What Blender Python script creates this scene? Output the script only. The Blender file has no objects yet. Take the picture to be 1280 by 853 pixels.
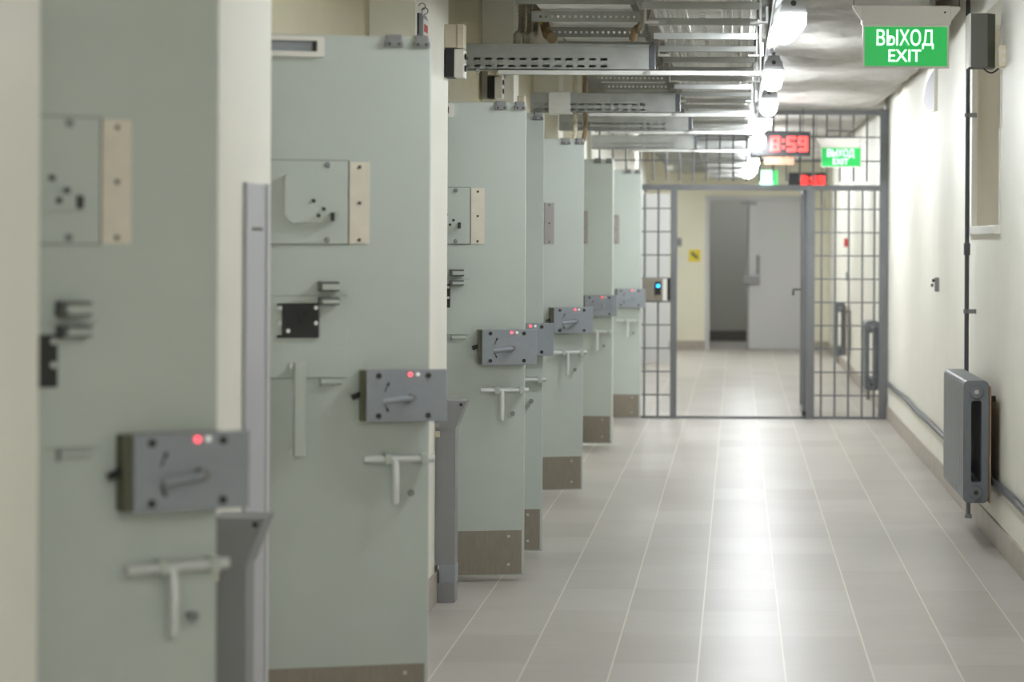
import bpy, bmesh, math, random
from mathutils import Vector, Matrix

random.seed(7)
S = bpy.context.scene
C = S.collection
EYE = 1.5
F = 3000.0
ROLL = 0.005


def at(px, py, Y):
    """metres for a point of the photo (1280x853) that stands Y metres down the corridor"""
    u, v = px - 921, py - 305
    return (u + ROLL * v) * Y / F, EYE - (v - ROLL * u) * Y / F


# ------------------------------------------------------------------ materials
def lin(c):
    return tuple((x / 255 / 12.92) if x / 255 <= 0.04045 else ((x / 255 + 0.055) / 1.055) ** 2.4 for x in c)


def mat(name, rgb, rough=0.5, metal=0.0, var=0.0, vscale=6.0, bump=0.0, bscale=60.0, stretch=(1, 1, 1), spec=0.5, coat=0.0):
    m = bpy.data.materials.new(name)
    m.use_nodes = True
    nt = m.node_tree
    b = nt.nodes['Principled BSDF']
    col = lin(rgb)
    b.inputs['Base Color'].default_value = (*col, 1)
    b.inputs['Roughness'].default_value = rough
    b.inputs['Metallic'].default_value = metal
    b.inputs['Specular IOR Level'].default_value = spec
    b.inputs['Coat Weight'].default_value = coat
    tc = nt.nodes.new('ShaderNodeTexCoord')
    mp = nt.nodes.new('ShaderNodeMapping')
    mp.inputs['Scale'].default_value = stretch
    nt.links.new(tc.outputs['Object'], mp.inputs['Vector'])
    if var > 0:
        n = nt.nodes.new('ShaderNodeTexNoise')
        n.inputs['Scale'].default_value = vscale
        n.inputs['Detail'].default_value = 6
        nt.links.new(mp.outputs['Vector'], n.inputs['Vector'])
        r = nt.nodes.new('ShaderNodeValToRGB')
        r.color_ramp.elements[0].position = 0.3
        r.color_ramp.elements[1].position = 0.7
        r.color_ramp.elements[0].color = (*[c * (1 - var) for c in col], 1)
        r.color_ramp.elements[1].color = (*[min(1, c * (1 + var)) for c in col], 1)
        nt.links.new(n.outputs['Fac'], r.inputs['Fac'])
        nt.links.new(r.outputs['Color'], b.inputs['Base Color'])
    if bump > 0:
        n2 = nt.nodes.new('ShaderNodeTexNoise')
        n2.inputs['Scale'].default_value = bscale
        n2.inputs['Detail'].default_value = 4
        nt.links.new(mp.outputs['Vector'], n2.inputs['Vector'])
        bp = nt.nodes.new('ShaderNodeBump')
        bp.inputs['Strength'].default_value = bump
        bp.inputs['Distance'].default_value = 0.01
        nt.links.new(n2.outputs['Fac'], bp.inputs['Height'])
        nt.links.new(bp.outputs['Normal'], b.inputs['Normal'])
    return m


def glow(name, rgb, strength):
    m = bpy.data.materials.new(name)
    m.use_nodes = True
    nt = m.node_tree
    b = nt.nodes['Principled BSDF']
    b.inputs['Base Color'].default_value = (*lin(rgb), 1)
    b.inputs['Emission Color'].default_value = (*lin(rgb), 1)
    b.inputs['Emission Strength'].default_value = strength
    b.inputs['Roughness'].default_value = 0.35
    return m


def tile_mat():
    """porcelain floor tiles 0.306 x 0.612 m with pale joints and fine cross streaks"""
    m = bpy.data.materials.new('porcelain_tiles')
    m.use_nodes = True
    nt = m.node_tree
    N, L = nt.nodes, nt.links
    b = N['Principled BSDF']
    tc = N.new('ShaderNodeTexCoord')
    sep = N.new('ShaderNodeSeparateXYZ')
    L.new(tc.outputs['Object'], sep.inputs[0])

    def math_(op, a, c=None):
        n = N.new('ShaderNodeMath')
        n.operation = op
        for i, v in enumerate((a, c)):
            if v is None:
                continue
            if isinstance(v, (int, float)):
                n.inputs[i].default_value = v
            else:
                L.new(v, n.inputs[i])
        return n.outputs[0]
    W, H = 0.306, 0.612
    ux = math_('DIVIDE', math_('ADD', sep.outputs['X'], 0.130 + W * 20), W)
    uy = math_('DIVIDE', math_('ADD', sep.outputs['Y'], 20 * H), H)
    fx, fy = math_('FRACT', ux), math_('FRACT', uy)
    ix, iy = math_('FLOOR', ux), math_('FLOOR', uy)

    def joint(f, half):
        d = math_('ABSOLUTE', math_('SUBTRACT', f, 0.5))
        return math_('GREATER_THAN', d, 0.5 - half)
    jx = joint(fx, 0.003 / W)
    jy = joint(fy, 0.0015 / H)
    wn = N.new('ShaderNodeTexWhiteNoise')
    wn.noise_dimensions = '2D'
    cmb = N.new('ShaderNodeCombineXYZ')
    L.new(ix, cmb.inputs[0]); L.new(iy, cmb.inputs[1])
    L.new(cmb.outputs[0], wn.inputs['Vector'])
    mp = N.new('ShaderNodeMapping')
    mp.inputs['Scale'].default_value = (1.6, 14, 1)
    L.new(tc.outputs['Object'], mp.inputs['Vector'])
    st = N.new('ShaderNodeTexNoise')
    st.inputs['Scale'].default_value = 2.2
    st.inputs['Detail'].default_value = 7
    st.inputs['Roughness'].default_value = 0.6
    L.new(mp.outputs[0], st.inputs['Vector'])
    cl = N.new('ShaderNodeTexNoise')
    cl.inputs['Scale'].default_value = 1.7
    cl.inputs['Detail'].default_value = 3
    L.new(tc.outputs['Object'], cl.inputs['Vector'])
    tone = math_('ADD', math_('ADD', math_('MULTIPLY', st.outputs['Fac'], 0.5), math_('MULTIPLY', cl.outputs['Fac'], 0.3)), math_('MULTIPLY', wn.outputs['Value'], 0.2))
    r = N.new('ShaderNodeValToRGB')
    r.color_ramp.elements[0].position = 0.3
    r.color_ramp.elements[1].position = 0.7
    r.color_ramp.elements[0].color = (*lin((173, 167, 160)), 1)
    r.color_ramp.elements[1].color = (*lin((197, 192, 186)), 1)
    L.new(tone, r.inputs['Fac'])
    mx = N.new('ShaderNodeMixRGB')
    L.new(math_('MULTIPLY', jx, 0.9), mx.inputs['Fac'])
    L.new(r.outputs['Color'], mx.inputs['Color1'])
    mx.inputs['Color2'].default_value = (*lin((226, 219, 205)), 1)
    mx2 = N.new('ShaderNodeMixRGB')
    L.new(math_('MULTIPLY', jy, 0.22), mx2.inputs['Fac'])
    L.new(mx.outputs['Color'], mx2.inputs['Color1'])
    mx2.inputs['Color2'].default_value = (*lin((150, 142, 132)), 1)
    L.new(mx2.outputs['Color'], b.inputs['Base Color'])
    ro = N.new('ShaderNodeMapRange')
    ro.inputs['To Min'].default_value = 0.29
    ro.inputs['To Max'].default_value = 0.43
    L.new(st.outputs['Fac'], ro.inputs['Value'])
    L.new(ro.outputs[0], b.inputs['Roughness'])
    bp = N.new('ShaderNodeBump')
    bp.inputs['Strength'].default_value = 0.02
    bp.inputs['Distance'].default_value = 0.004
    L.new(st.outputs['Fac'], bp.inputs['Height'])
    L.new(bp.outputs[0], b.inputs['Normal'])
    return m


M = {}
M['wall'] = mat('cream_wall_paint', (238, 236, 226), 0.55, var=0.02, vscale=3, bump=0.12, bscale=45)
M['endwall'] = mat('yellow_cream_paint', (236, 232, 213), 0.55, var=0.02, vscale=3)
M['slab'] = mat('grey_concrete', (168, 164, 155), 0.85, var=0.12, vscale=3, bump=0.3, bscale=20)
M['skirt'] = mat('skirting_tile', (174, 165, 155), 0.45, var=0.08, vscale=8)
M['floor'] = tile_mat()
M['door'] = mat('pale_green_enamel', (191, 199, 194), 0.42, var=0.015, vscale=5, bump=0.05, bscale=160)
M['door_white'] = mat('white_grey_enamel', (214, 216, 220), 0.42, var=0.015, vscale=5)
M['door_trim'] = mat('pale_green_fittings', (186, 194, 188), 0.35, var=0.02, vscale=20)
M['bare'] = mat('brushed_steel_plate', (146, 138, 127), 0.42, metal=0.3, var=0.08, vscale=14, stretch=(6, 1, 1))
M['lock'] = mat('blue_grey_hammered_enamel', (150, 156, 164), 0.42, var=0.03, vscale=40)
M['olive'] = mat('olive_primer', (98, 98, 78), 0.6, var=0.1, vscale=20)
M['black'] = mat('black_plastic', (30, 30, 31), 0.45)
M['hole'] = mat('dark_screw_steel', (62, 62, 58), 0.4, metal=0.5)
M['steel'] = mat('zinc_steel', (196, 198, 198), 0.28, metal=0.85, var=0.06, vscale=30)
M['bolt'] = mat('bright_bolt_steel', (214, 217, 217), 0.32, metal=0.35)
M['galv'] = mat('galvanised_steel', (158, 160, 156), 0.5, metal=0.2, var=0.1, vscale=9)
M['galv_light'] = mat('bright_galvanised_steel', (218, 218, 214), 0.45, metal=0.1, var=0.08, vscale=9)
M['clip'] = mat('grey_contact_metal', (138, 139, 140), 0.4, metal=0.4)
M['beige'] = mat('beige_tape', (226, 218, 204), 0.6, var=0.05, vscale=18)
M['mauve'] = mat('mauve_steel_strip', (164, 158, 158), 0.45, metal=0.3, var=0.04, vscale=18)
M['grey_panel'] = mat('light_grey_laminate', (190, 190, 197), 0.35)
M['post'] = mat('mid_grey_enamel', (142, 143, 146), 0.45, var=0.02, vscale=15)
M['gate'] = mat('dark_grey_gate_enamel', (112, 113, 116), 0.45, var=0.04, vscale=14)
M['radiator'] = mat('slate_grey_radiator_paint', (112, 117, 122), 0.38, var=0.05, vscale=10, bump=0.08, bscale=80)
M['pipe'] = mat('dark_grey_pipe_paint', (78, 81, 85), 0.4, var=0.06, vscale=12)
M['duct'] = mat('crumpled_foil_insulation', (170, 167, 161), 0.6, metal=0.15, var=0.16, vscale=5, bump=0.9, bscale=11)
M['conduit'] = mat('grey_corrugated_plastic', (160, 154, 140), 0.55, var=0.05)
M['conduit_tan'] = mat('tan_corrugated_plastic', (150, 128, 100), 0.55, var=0.05)
M['earth'] = mat('yellow_green_wire', (170, 178, 40), 0.5)
M['white_plastic'] = mat('white_plastic', (232, 230, 224), 0.4)
M['cream_plastic'] = mat('cream_plastic', (220, 211, 190), 0.45)
M['speaker'] = mat('charcoal_speaker_case', (92, 92, 84), 0.55, var=0.04)
M['khaki'] = mat('khaki_lintel_band', (186, 178, 148), 0.55, var=0.03)
M['staple'] = mat('grey_staple_steel', (104, 106, 104), 0.45, metal=0.3)
M['seam'] = mat('dark_seam', (138, 145, 140), 0.6)
M['sill'] = mat('white_sill_paint', (236, 234, 228), 0.4)
M['blind'] = mat('beige_window_reveal', (226, 218, 200), 0.6, var=0.03)
M['frost'] = mat('frosted_pane', (190, 188, 176), 0.3)
M['sign_case'] = mat('pale_grey_sign_case', (226, 221, 216), 0.4)
M['lampcase'] = mat('grey_lamp_case', (150, 150, 150), 0.45)
M['paper'] = mat('pale_paper', (196, 202, 198), 0.6)
M['yellow'] = mat('yellow_sticker', (228, 206, 50), 0.5)
M['leafgrey'] = mat('light_grey_door_paint', (200, 200, 203), 0.45)
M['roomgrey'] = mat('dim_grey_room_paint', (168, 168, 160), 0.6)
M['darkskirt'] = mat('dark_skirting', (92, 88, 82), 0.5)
M['red'] = mat('red_print', (196, 70, 66), 0.5)
M['redplastic'] = mat('red_plastic', (190, 50, 45), 0.4)
M['peach'] = mat('peach_printed_plate', (150, 112, 90), 0.5, var=0.35, vscale=26)
M['tan_edge'] = mat('raw_board_edge', (150, 122, 98), 0.7, var=0.1)
M['black_case'] = mat('black_clock_case', (24, 24, 26), 0.4)
M['lamp'] = glow('lamp_diffuser', (246, 251, 255), 64.0)
M['led_red'] = glow('red_led', (255, 80, 95), 2.0)
M['digit_red'] = glow('red_digit', (255, 58, 54), 1.5)
M['led_white'] = glow('pale_led', (220, 220, 215), 0.4)
M['led_blue'] = glow('blue_led', (40, 170, 255), 4.0)
M['sign_green'] = glow('green_exit_panel', (30, 164, 76), 0.65)
M['sign_letter'] = glow('white_exit_letters', (226, 255, 240), 1.1)
M['sign_mint'] = glow('mint_exit_panel', (150, 232, 190), 0.9)


# ------------------------------------------------------------------ mesh helpers
class MB:
    def __init__(self):
        self.bm = bmesh.new()

    def box(self, x0, x1, y0, y1, z0, z1, bev=0.0, rot=None, piv=None):
        bm = self.bm
        r = bmesh.ops.create_cube(bm, size=1.0)
        vs = r['verts']
        for v in vs:
            v.co = Vector(((x0 + x1) / 2 + v.co.x * (x1 - x0), (y0 + y1) / 2 + v.co.y * (y1 - y0), (z0 + z1) / 2 + v.co.z * (z1 - z0)))
        if bev > 0:
            es = list({e for v in vs for e in v.link_edges})
            rr = bmesh.ops.bevel(bm, geom=es, offset=bev, segments=2, affect='EDGES', profile=0.6)
            vs = list({v for f in rr['faces'] for v in f.verts} | {v for v in vs if v.is_valid})
        if rot is not None:
            bmesh.ops.rotate(bm, verts=vs, cent=piv or Vector(((x0 + x1) / 2, (y0 + y1) / 2, (z0 + z1) / 2)), matrix=rot)
        return self

    def poly(self, pts, vec):
        """extrude the polygon pts (3-D, planar) by vec into a closed solid"""
        bm = self.bm
        vs = [bm.verts.new(p) for p in pts]
        f = bm.faces.new(vs)
        r = bmesh.ops.extrude_face_region(bm, geom=[f])
        nv = [g for g in r['geom'] if isinstance(g, bmesh.types.BMVert)]
        bmesh.ops.translate(bm, verts=nv, vec=vec)
        return self

    def ring(self, outer, inner, vec):
        """closed frame between two loops with the same number of points, extruded by vec"""
        bm = self.bm
        n = len(outer)
        v = Vector(vec)
        a = [bm.verts.new(p) for p in outer]
        b = [bm.verts.new(p) for p in inner]
        c = [bm.verts.new(Vector(p) + v) for p in outer]
        d = [bm.verts.new(Vector(p) + v) for p in inner]
        for i in range(n):
            j = (i + 1) % n
            bm.faces.new((a[i], a[j], b[j], b[i]))
            bm.faces.new((c[i], d[i], d[j], c[j]))
            bm.faces.new((a[i], c[i], c[j], a[j]))
            bm.faces.new((b[i], b[j], d[j], d[i]))
        return self

    def tube(self, pts, r, n=12, ripple=0.0):
        bm = self.bm
        pts = [Vector(p) for p in pts]
        rings = []
        prev = None
        for i, p in enumerate(pts):
            t = (pts[min(i + 1, len(pts) - 1)] - pts[max(i - 1, 0)]).normalized()
            if prev is None:
                a = Vector((0, 0, 1)) if abs(t.z) < 0.9 else Vector((1, 0, 0))
                u = t.cross(a).normalized()
            else:
                u = (prev - t * prev.dot(t)).normalized()
            prev = u
            w = t.cross(u)
            rr = r * (1 + (ripple if i % 2 else -ripple))
            rings.append([bm.verts.new(p + (u * math.cos(2 * math.pi * k / n) + w * math.sin(2 * math.pi * k / n)) * rr) for k in range(n)])
        for a, b in zip(rings, rings[1:]):
            for k in range(n):
                bm.faces.new((a[k], a[(k + 1) % n], b[(k + 1) % n], b[k]))
        bm.faces.new(list(reversed(rings[0])))
        bm.faces.new(rings[-1])
        return self

    def disc(self, c, axis, r, h, n=16, r2=None):
        c = Vector(c)
        ax = Vector(axis).normalized()
        a = Vector((0, 0, 1)) if abs(ax.z) < 0.9 else Vector((1, 0, 0))
        u = ax.cross(a).normalized()
        w = ax.cross(u)
        r2 = r if r2 is None else r2
        A = [self.bm.verts.new(c + (u * math.cos(2 * math.pi * k / n) + w * math.sin(2 * math.pi * k / n)) * r) for k in range(n)]
        B = [self.bm.verts.new(c + ax * h + (u * math.cos(2 * math.pi * k / n) + w * math.sin(2 * math.pi * k / n)) * r2) for k in range(n)]
        for k in range(n):
            self.bm.faces.new((A[k], A[(k + 1) % n], B[(k + 1) % n], B[k]))
        self.bm.faces.new(list(reversed(A)))
        self.bm.faces.new(B)
        return self

    def perforated(self, o, du, dv, U, V, holes_u, holes_v, thick):
        """plate at o spanning U along du and V along dv, holes given as lists of (from, to), extruded by thick"""
        bm = self.bm
        o, du, dv = Vector(o), Vector(du), Vector(dv)
        us = [0] + [x for h in holes_u for x in h] + [U]
        vs = [0] + [x for h in holes_v for x in h] + [V]
        g = [[bm.verts.new(o + du * a + dv * b) for b in vs] for a in us]
        fs = []
        for i in range(len(us) - 1):
            for j in range(len(vs) - 1):
                if i % 2 == 1 and j % 2 == 1:
                    continue
                fs.append(bm.faces.new((g[i][j], g[i + 1][j], g[i + 1][j + 1], g[i][j + 1])))
        r = bmesh.ops.extrude_face_region(bm, geom=fs)
        nv = [x for x in r['geom'] if isinstance(x, bmesh.types.BMVert)]
        bmesh.ops.translate(bm, verts=nv, vec=Vector(thick))
        return self

    def pieces(self, name, m, parent=None, smooth=False):
        """every loose island becomes an object of its own"""
        left = set(self.bm.verts)
        isl = []
        while left:
            st = [left.pop()]
            cur = set(st)
            while st:
                for e in st.pop().link_edges:
                    for q in e.verts:
                        if q in left:
                            left.discard(q)
                            cur.add(q)
                            st.append(q)
            isl.append(cur)
        idx = {v: i for i, g in enumerate(isl) for v in g}
        out = []
        for i in range(len(isl)):
            mb = MB()
            mp = {v: mb.bm.verts.new(v.co) for v in isl[i]}
            for f in self.bm.faces:
                if idx[f.verts[0]] == i:
                    mb.bm.faces.new([mp[v] for v in f.verts])
            out.append(mb.build(name, m, parent, smooth))
        self.bm.free()
        return out

    def build(self, name, m, parent=None, smooth=False):
        bm = self.bm
        bmesh.ops.recalc_face_normals(bm, faces=bm.faces)
        me = bpy.data.meshes.new(name)
        bm.to_mesh(me)
        bm.free()
        if smooth:
            for p in me.polygons:
                p.use_smooth = True
        me.materials.append(m)
        o = bpy.data.objects.new(name, me)
        C.objects.link(o)
        if smooth:
            try:
                me.set_sharp_from_angle(angle=math.radians(40))
            except Exception:
                pass
        if parent is not None:
            o.parent = parent
        return o


def thing(name, label, cat, loc=(0, 0, 0), rz=0.0, group=None):
    o = bpy.data.objects.new(name, None)
    o.empty_display_size = 0.1
    C.objects.link(o)
    o.location = loc
    o.rotation_euler = (0, 0, rz)
    o['label'] = label
    o['category'] = cat
    o['kind'] = 'thing'
    if group:
        o['group'] = group
    return o


def tag(o, label, cat, group=None, kind='thing'):
    o['label'] = label
    o['category'] = cat
    o['kind'] = kind
    if group:
        o['group'] = group
    return o


def struct(name, mb, m, label=None, cat=None):
    o = mb.build(name, m)
    o['kind'] = 'structure'
    if label:
        o['label'] = label
    if cat:
        o['category'] = cat
    return o


def copy_tree(o, parent=None):
    c = o.copy()
    C.objects.link(c)
    c.parent = parent
    for ch in list(o.children):
        copy_tree(ch, c)
    return c


def text_mesh(body, h, width, thick, x0, y, z0, bold=0.0):
    """mesh builder with the words standing in the XZ plane facing -Y, cap height h, stretched to width"""
    cu = bpy.data.curves.new('lettering', 'FONT')
    cu.body = body
    cu.size = 1.0
    cu.extrude = 0.02
    cu.offset = bold
    ob = bpy.data.objects.new('lettering', cu)
    C.objects.link(ob)
    dg = bpy.context.evaluated_depsgraph_get()
    me = bpy.data.meshes.new_from_object(ob.evaluated_get(dg))
    bpy.data.objects.remove(ob)
    bpy.data.curves.remove(cu)
    mb = MB()
    mb.bm.from_mesh(me)
    mb.bm.from_mesh(me)
    mb.bm.verts.ensure_lookup_table()
    half = len(mb.bm.verts) // 2
    for v in mb.bm.verts[half:]:
        v.co += Vector((0.02, 0.008, 0.004))
    bpy.data.meshes.remove(me)
    xs = [v.co.x for v in mb.bm.verts]
    ys = [v.co.y for v in mb.bm.verts]
    x_a, x_b = min(xs), max(xs)
    y_a, y_b = 0.0, max(ys)
    for v in mb.bm.verts:
        X = x0 + (v.co.x - x_a) / (x_b - x_a) * width
        Z = z0 + (v.co.y - y_a) / (y_b - y_a) * h
        Y = y - (v.co.z + 0.02) / 0.04 * thick
        v.co = Vector((X, Y, Z))
    return mb


# ------------------------------------------------------------------ setting
XL, XN, XD, XR = -1.25, -1.44, -1.80, 1.30
TOP = 3.1
Y0, Y1 = -4.0, 34.0
# (hinge_y, angle in degrees, hinge x) of each cell door
HINGE_X = -1.73
DOORS = [(4.435, 34, -1.718), (7.06, 15, -1.701), (10.49, 11, -1.721), (11.36, 9, -1.714), (14.10, 18, -1.675), (17.75, -6, -1.71), (20.28, -4, -1.605)]

niches = [(4.30, 5.30, [(4.41, 5.24)]), (6.43, 9.30, [(7.03, 7.89)]), (10.36, 13.40, [(10.46, 11.28), (11.33, 12.19)]),
          (13.70, 16.75, [(14.01, 14.87)]), (17.20, 19.40, [(17.55, 18.41)]), (19.96, 20.56, [(20.05, 20.5)]), (29.5, 31.0, [(29.85, 30.7)])]
pl = [(XL, Y0)]
lintels = []
for a, b, ops in niches:
    pl += [(XL, a), (XN, a)]
    for p, q in ops:
        pl += [(XN, p), (XD, p), (XD, q), (XN, q)]
        lintels.append((p, q))
    pl += [(XN, b), (XL, b)]
pl += [(XL, Y1), (-2.1, Y1), (-2.1, Y0)]
w = MB()
w.poly([(x, y, 0) for x, y in pl], Vector((0, 0, TOP)))
for p, q in lintels:
    w.box(XD - 0.05, XN, p, q, 2.15, TOP)
struct('wall_left', w, M['wall'])

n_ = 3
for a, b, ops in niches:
    struct('trim_%d' % n_, MB().box(XN, XN + 0.012, a + 0.001, b - 0.001, 2.13, TOP - 0.001), M['khaki'])  # khaki band across the niche back above door height, darker than the wall
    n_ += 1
WY0, WY1 = 11.86, 13.30
w = MB()
w.box(XR, XR + 0.6, Y0, WY0, 0, TOP)
w.box(XR, XR + 0.6, WY1, Y1, 0, TOP)
w.box(XR, XR + 0.6, WY0, WY1, 0, 1.56)
w.box(XR, XR + 0.6, WY0, WY1, 2.72, TOP)
w.box(XR + 0.5, XR + 0.6, WY0, WY1, 1.56, 2.72)
struct('wall_right', w, M['wall'])
w = MB()
w.box(XR + 0.42, XR + 0.46, WY0, WY1, 1.56, 2.72)
wf = struct('window_1', w, M['frost'])
w = MB()
for a, b, c, d in ((WY0, WY0 + 0.05, 1.56, 2.72), (WY1 - 0.05, WY1, 1.56, 2.72), (WY0, WY1, 1.56, 1.61), (WY0, WY1, 2.67, 2.72), ((WY0 + WY1) / 2 - 0.03, (WY0 + WY1) / 2 + 0.03, 1.6, 2.7)):
    w.box(XR + 0.39, XR + 0.42, a, b, c, d, 0.004)
w.build('window_frame', M['sill'], wf)
w = MB()
w.box(XR - 0.035, XR + 0.39, WY0 - 0.03, WY1 + 0.03, 1.555, 1.60, 0.006)
w.build('window_sill', M['sill'], wf)
w = MB()
w.box(XR + 0.03, XR + 0.39, WY1 - 0.012, WY1 - 0.001, 1.60, 2.70)
w.build('window_reveal', M['blind'], wf)

struct('floor', MB().box(-2.1, 1.9, Y0 - 0.2, 38.5, -0.1, 0.0), M['floor'])
struct('ceiling', MB().box(-2.1, 1.9, Y0 - 0.2, 38.5, TOP, TOP + 0.2), M['slab'])
struct('wall_back', MB().box(-2.1, 1.9, Y0 - 0.2, Y0, 0, TOP), M['wall'])
# end wall with a double doorway, a dim room behind its open half
DX0, DX1, DZ = -0.385, 0.98, 2.12
w = MB()
w.box(-2.1, DX0, Y1, Y1 + 0.2, 0, TOP)
w.box(DX1, 1.9, Y1, Y1 + 0.2, 0, TOP)
w.box(DX0, DX1, Y1, Y1 + 0.2, DZ, TOP)
struct('wall_end', w, M['endwall'])
w = MB()
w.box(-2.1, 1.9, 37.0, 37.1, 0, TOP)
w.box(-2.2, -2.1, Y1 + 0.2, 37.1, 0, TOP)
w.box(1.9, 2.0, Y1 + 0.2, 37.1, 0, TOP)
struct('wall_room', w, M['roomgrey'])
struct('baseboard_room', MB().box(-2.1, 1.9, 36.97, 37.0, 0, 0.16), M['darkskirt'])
w = MB()
w.box(DX0 - 0.06, DX0, Y1 - 0.02, Y1 + 0.2, 0, DZ + 0.06, 0.004)
w.box(DX1, DX1 + 0.06, Y1 - 0.02, Y1 + 0.2, 0, DZ + 0.06, 0.004)
w.box(DX0, DX1, Y1 - 0.02, Y1 + 0.2, DZ, DZ + 0.06, 0.004)
struct('trim_1', w, M['leafgrey'])
struct('baseboard_right', MB().box(XR - 0.012, XR + 0.01, Y0, Y1, 0, 0.125, 0.003), M['skirt'])
w = MB()
edge = [(p if p[0] > -2 else None) for p in pl]
run = [p for p in pl[:-2]]
for (xa, ya), (xb, yb) in zip(run, run[1:]):
    if max(xa, xb) <= XD + 0.01 or min(xa, xb) < XN - 0.01:
        continue
    w.box(min(xa, xb) - 0.004, max(xa, xb) + 0.012, min(ya, yb) - 0.012 if xa != xb else min(ya, yb), max(ya, yb) + (0.012 if xa != xb else 0), 0, 0.125, 0.003)
struct('baseboard_left', w, M['skirt'])
w = MB()
w.box(-1.25, DX0 - 0.06, Y1 - 0.015, Y1 + 0.01, 0, 0.125)
w.box(DX1 + 0.06, XR, Y1 - 0.015, Y1 + 0.01, 0, 0.125)
struct('baseboard_end', w, M['skirt'])

# ------------------------------------------------------------------ cell door
DW, DH, GAP = 0.80, 2.12, 0.026


def make_door():
    t = thing('door', 'x', 'door', group='open cell doors along the left wall')
    R = lambda r: DW - r                       # distance from the latch edge -> local x
    MB().box(0, DW, 0, 0.06, GAP, DH, 0.004).build('door_leaf', M['door'], t)
    k = MB().box(0.02, DW - 0.012, -0.004, 0.0, GAP + 0.006, 0.226, 0.001).build('kick_plate', M['bare'], t)
    s = MB()
    for x in (0.06, 0.3, DW - 0.07):
        for z in (0.075, 0.2):
            s.disc((x, -0.004, z), (0, -1, 0), 0.006, 0.003)
    s.pieces('screw', M['steel'], k)
    # ventilation slot under the top edge
    o_ = [(R(0.66), -0.0, 2.052), (R(0.325), -0.0, 2.052), (R(0.322), 0, 2.058), (R(0.322), 0, 2.108), (R(0.328), 0, 2.114), (R(0.66), 0, 2.114), (R(0.664), 0, 2.108), (R(0.664), 0, 2.058)]
    i_ = [(R(0.645), 0, 2.068), (R(0.345), 0, 2.068), (R(0.343), 0, 2.070), (R(0.343), 0, 2.098), (R(0.345), 0, 2.1), (R(0.645), 0, 2.1), (R(0.647), 0, 2.098), (R(0.647), 0, 2.07)]
    fr = MB().ring(o_, i_, (0, -0.02, 0)).build('slot_frame', M['white_plastic'], t)
    MB().box(R(0.645), R(0.343), -0.006, 0.0, 2.069, 2.099).build('slot_insert', M['lock'], fr)
    MB().box(R(0.356), R(0.345), -0.012, -0.006, 2.07, 2.098).build('slot_stop', M['hole'], fr)
    # door contacts clipped over the top edge
    for r0, r1 in ((0.142, 0.085), (0.055, 0.004)):
        c = MB()
        c.box(R(r0), R(r1), -0.014, 0.02, 2.088, 2.106, 0.003)
        c.box(R(r0) + 0.006, R(r1) - 0.004, -0.008, 0.06, 2.104, 2.126, 0.003)
        co = c.build('door_contact', M['clip'], t)
        d = MB()
        for f in (0.25, 0.75):
            d.disc((R(r0) + (r0 - r1) * f, -0.014, 2.097), (0, -1, 0), 0.0045, 0.002)
        d.pieces('contact_screw', M['hole'], co)
    # inspection hatch with a pivoting cover and a steel hinge strip
    MBh = MB().box(R(0.64), R(0.248), -0.006, 0, 1.494, 1.742, 0.0015)
    h = MBh.build('inspection_hatch', M['door'], t)
    MB().box(R(0.2485), R(0.2455), -0.0045, -0.0, 1.494, 1.742).build('hatch_gap', M['hole'], h)
    pts = [(R(0.436), 0, 1.69), (R(0.43), 0, 1.70), (R(0.42), 0, 1.703), (R(0.365), 0, 1.703), (R(0.355), 0, 1.695), (R(0.355), 0, 1.59), (R(0.293), 0, 1.588), (R(0.29), 0, 1.56), (R(0.40), 0, 1.558), (R(0.415), 0, 1.553), (R(0.436), 0, 1.58)]
    MB().box(R(0.645), R(0.246), -0.002, 0, 1.4905, 1.4945).build('hatch_seam', M['seam'], h)
    MB().box(R(0.645), R(0.246), -0.002, 0, 1.7415, 1.745).build('hatch_seam', M['seam'], h)
    fl = MB().poly([(x, -0.006, z) for x, _, z in pts], Vector((0, -0.018, 0))).build('peephole_cover', M['door'], h)
    MB().box(R(0.302), R(0.29), -0.034, -0.006, 1.562, 1.588, 0.002).build('cover_stop', M['hole'], h)
    s = MB()
    for x, z in ((R(0.352), 1.622), (R(0.322), 1.598), (R(0.337), 1.578)):
        s.disc((x, -0.024, z), (0, -1, 0), 0.006, 0.006)
    s.pieces('cover_pin', M['hole'], h)
    s = MB()
    for z in (1.73, 1.506):
        for r in (0.31, 0.585):
            s.disc((R(r), -0.006, z), (0, -1, 0), 0.009, 0.006, r2=0.006)
    s.pieces('hatch_screw', M['clip'], h)
    b = MB().box(R(0.244), R(0.184), -0.004, 0, 1.494, 1.74, 0.001).build('hinge_strip', M['beige'], t)
    s = MB()
    for z in (1.725, 1.617, 1.506):
        s.disc((R(0.214), -0.004, z), (0, -1, 0), 0.005, 0.003)
    s.pieces('strip_screw', M['hole'], b)
    # staple for a padlock : two bent lugs
    for z0, z1 in ((1.352, 1.381), (1.311, 1.334)):
        s = MB()
        s.box(R(0.336), R(0.276), -0.045, 0, z1 - 0.007, z1, 0.001)
        s.box(R(0.336), R(0.276), -0.045, 0, z0, z0 + 0.007, 0.001)
        s.box(R(0.336), R(0.326), -0.045, 0, z0, z1, 0.001)
        ps = s.build('padlock_staple', M['staple'], t)
        MB().box(R(0.325), R(0.278), -0.047, -0.030, z0 + 0.005, z1 - 0.007, 0.001).build('staple_face', M['door_trim'], ps)
    # black slotted plate with a round knob
    q = MB()
    q.box(R(0.442), R(0.333), -0.012, 0, 1.213, 1.316, 0.002)
    q.box(R(0.456), R(0.44), -0.012, 0, 1.307, 1.316, 0.001)
    q.box(R(0.456), R(0.44), -0.012, 0, 1.213, 1.222, 0.001)
    bp = q.build('spyhole_plate', M['black'], t)
    s = MB()
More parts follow.
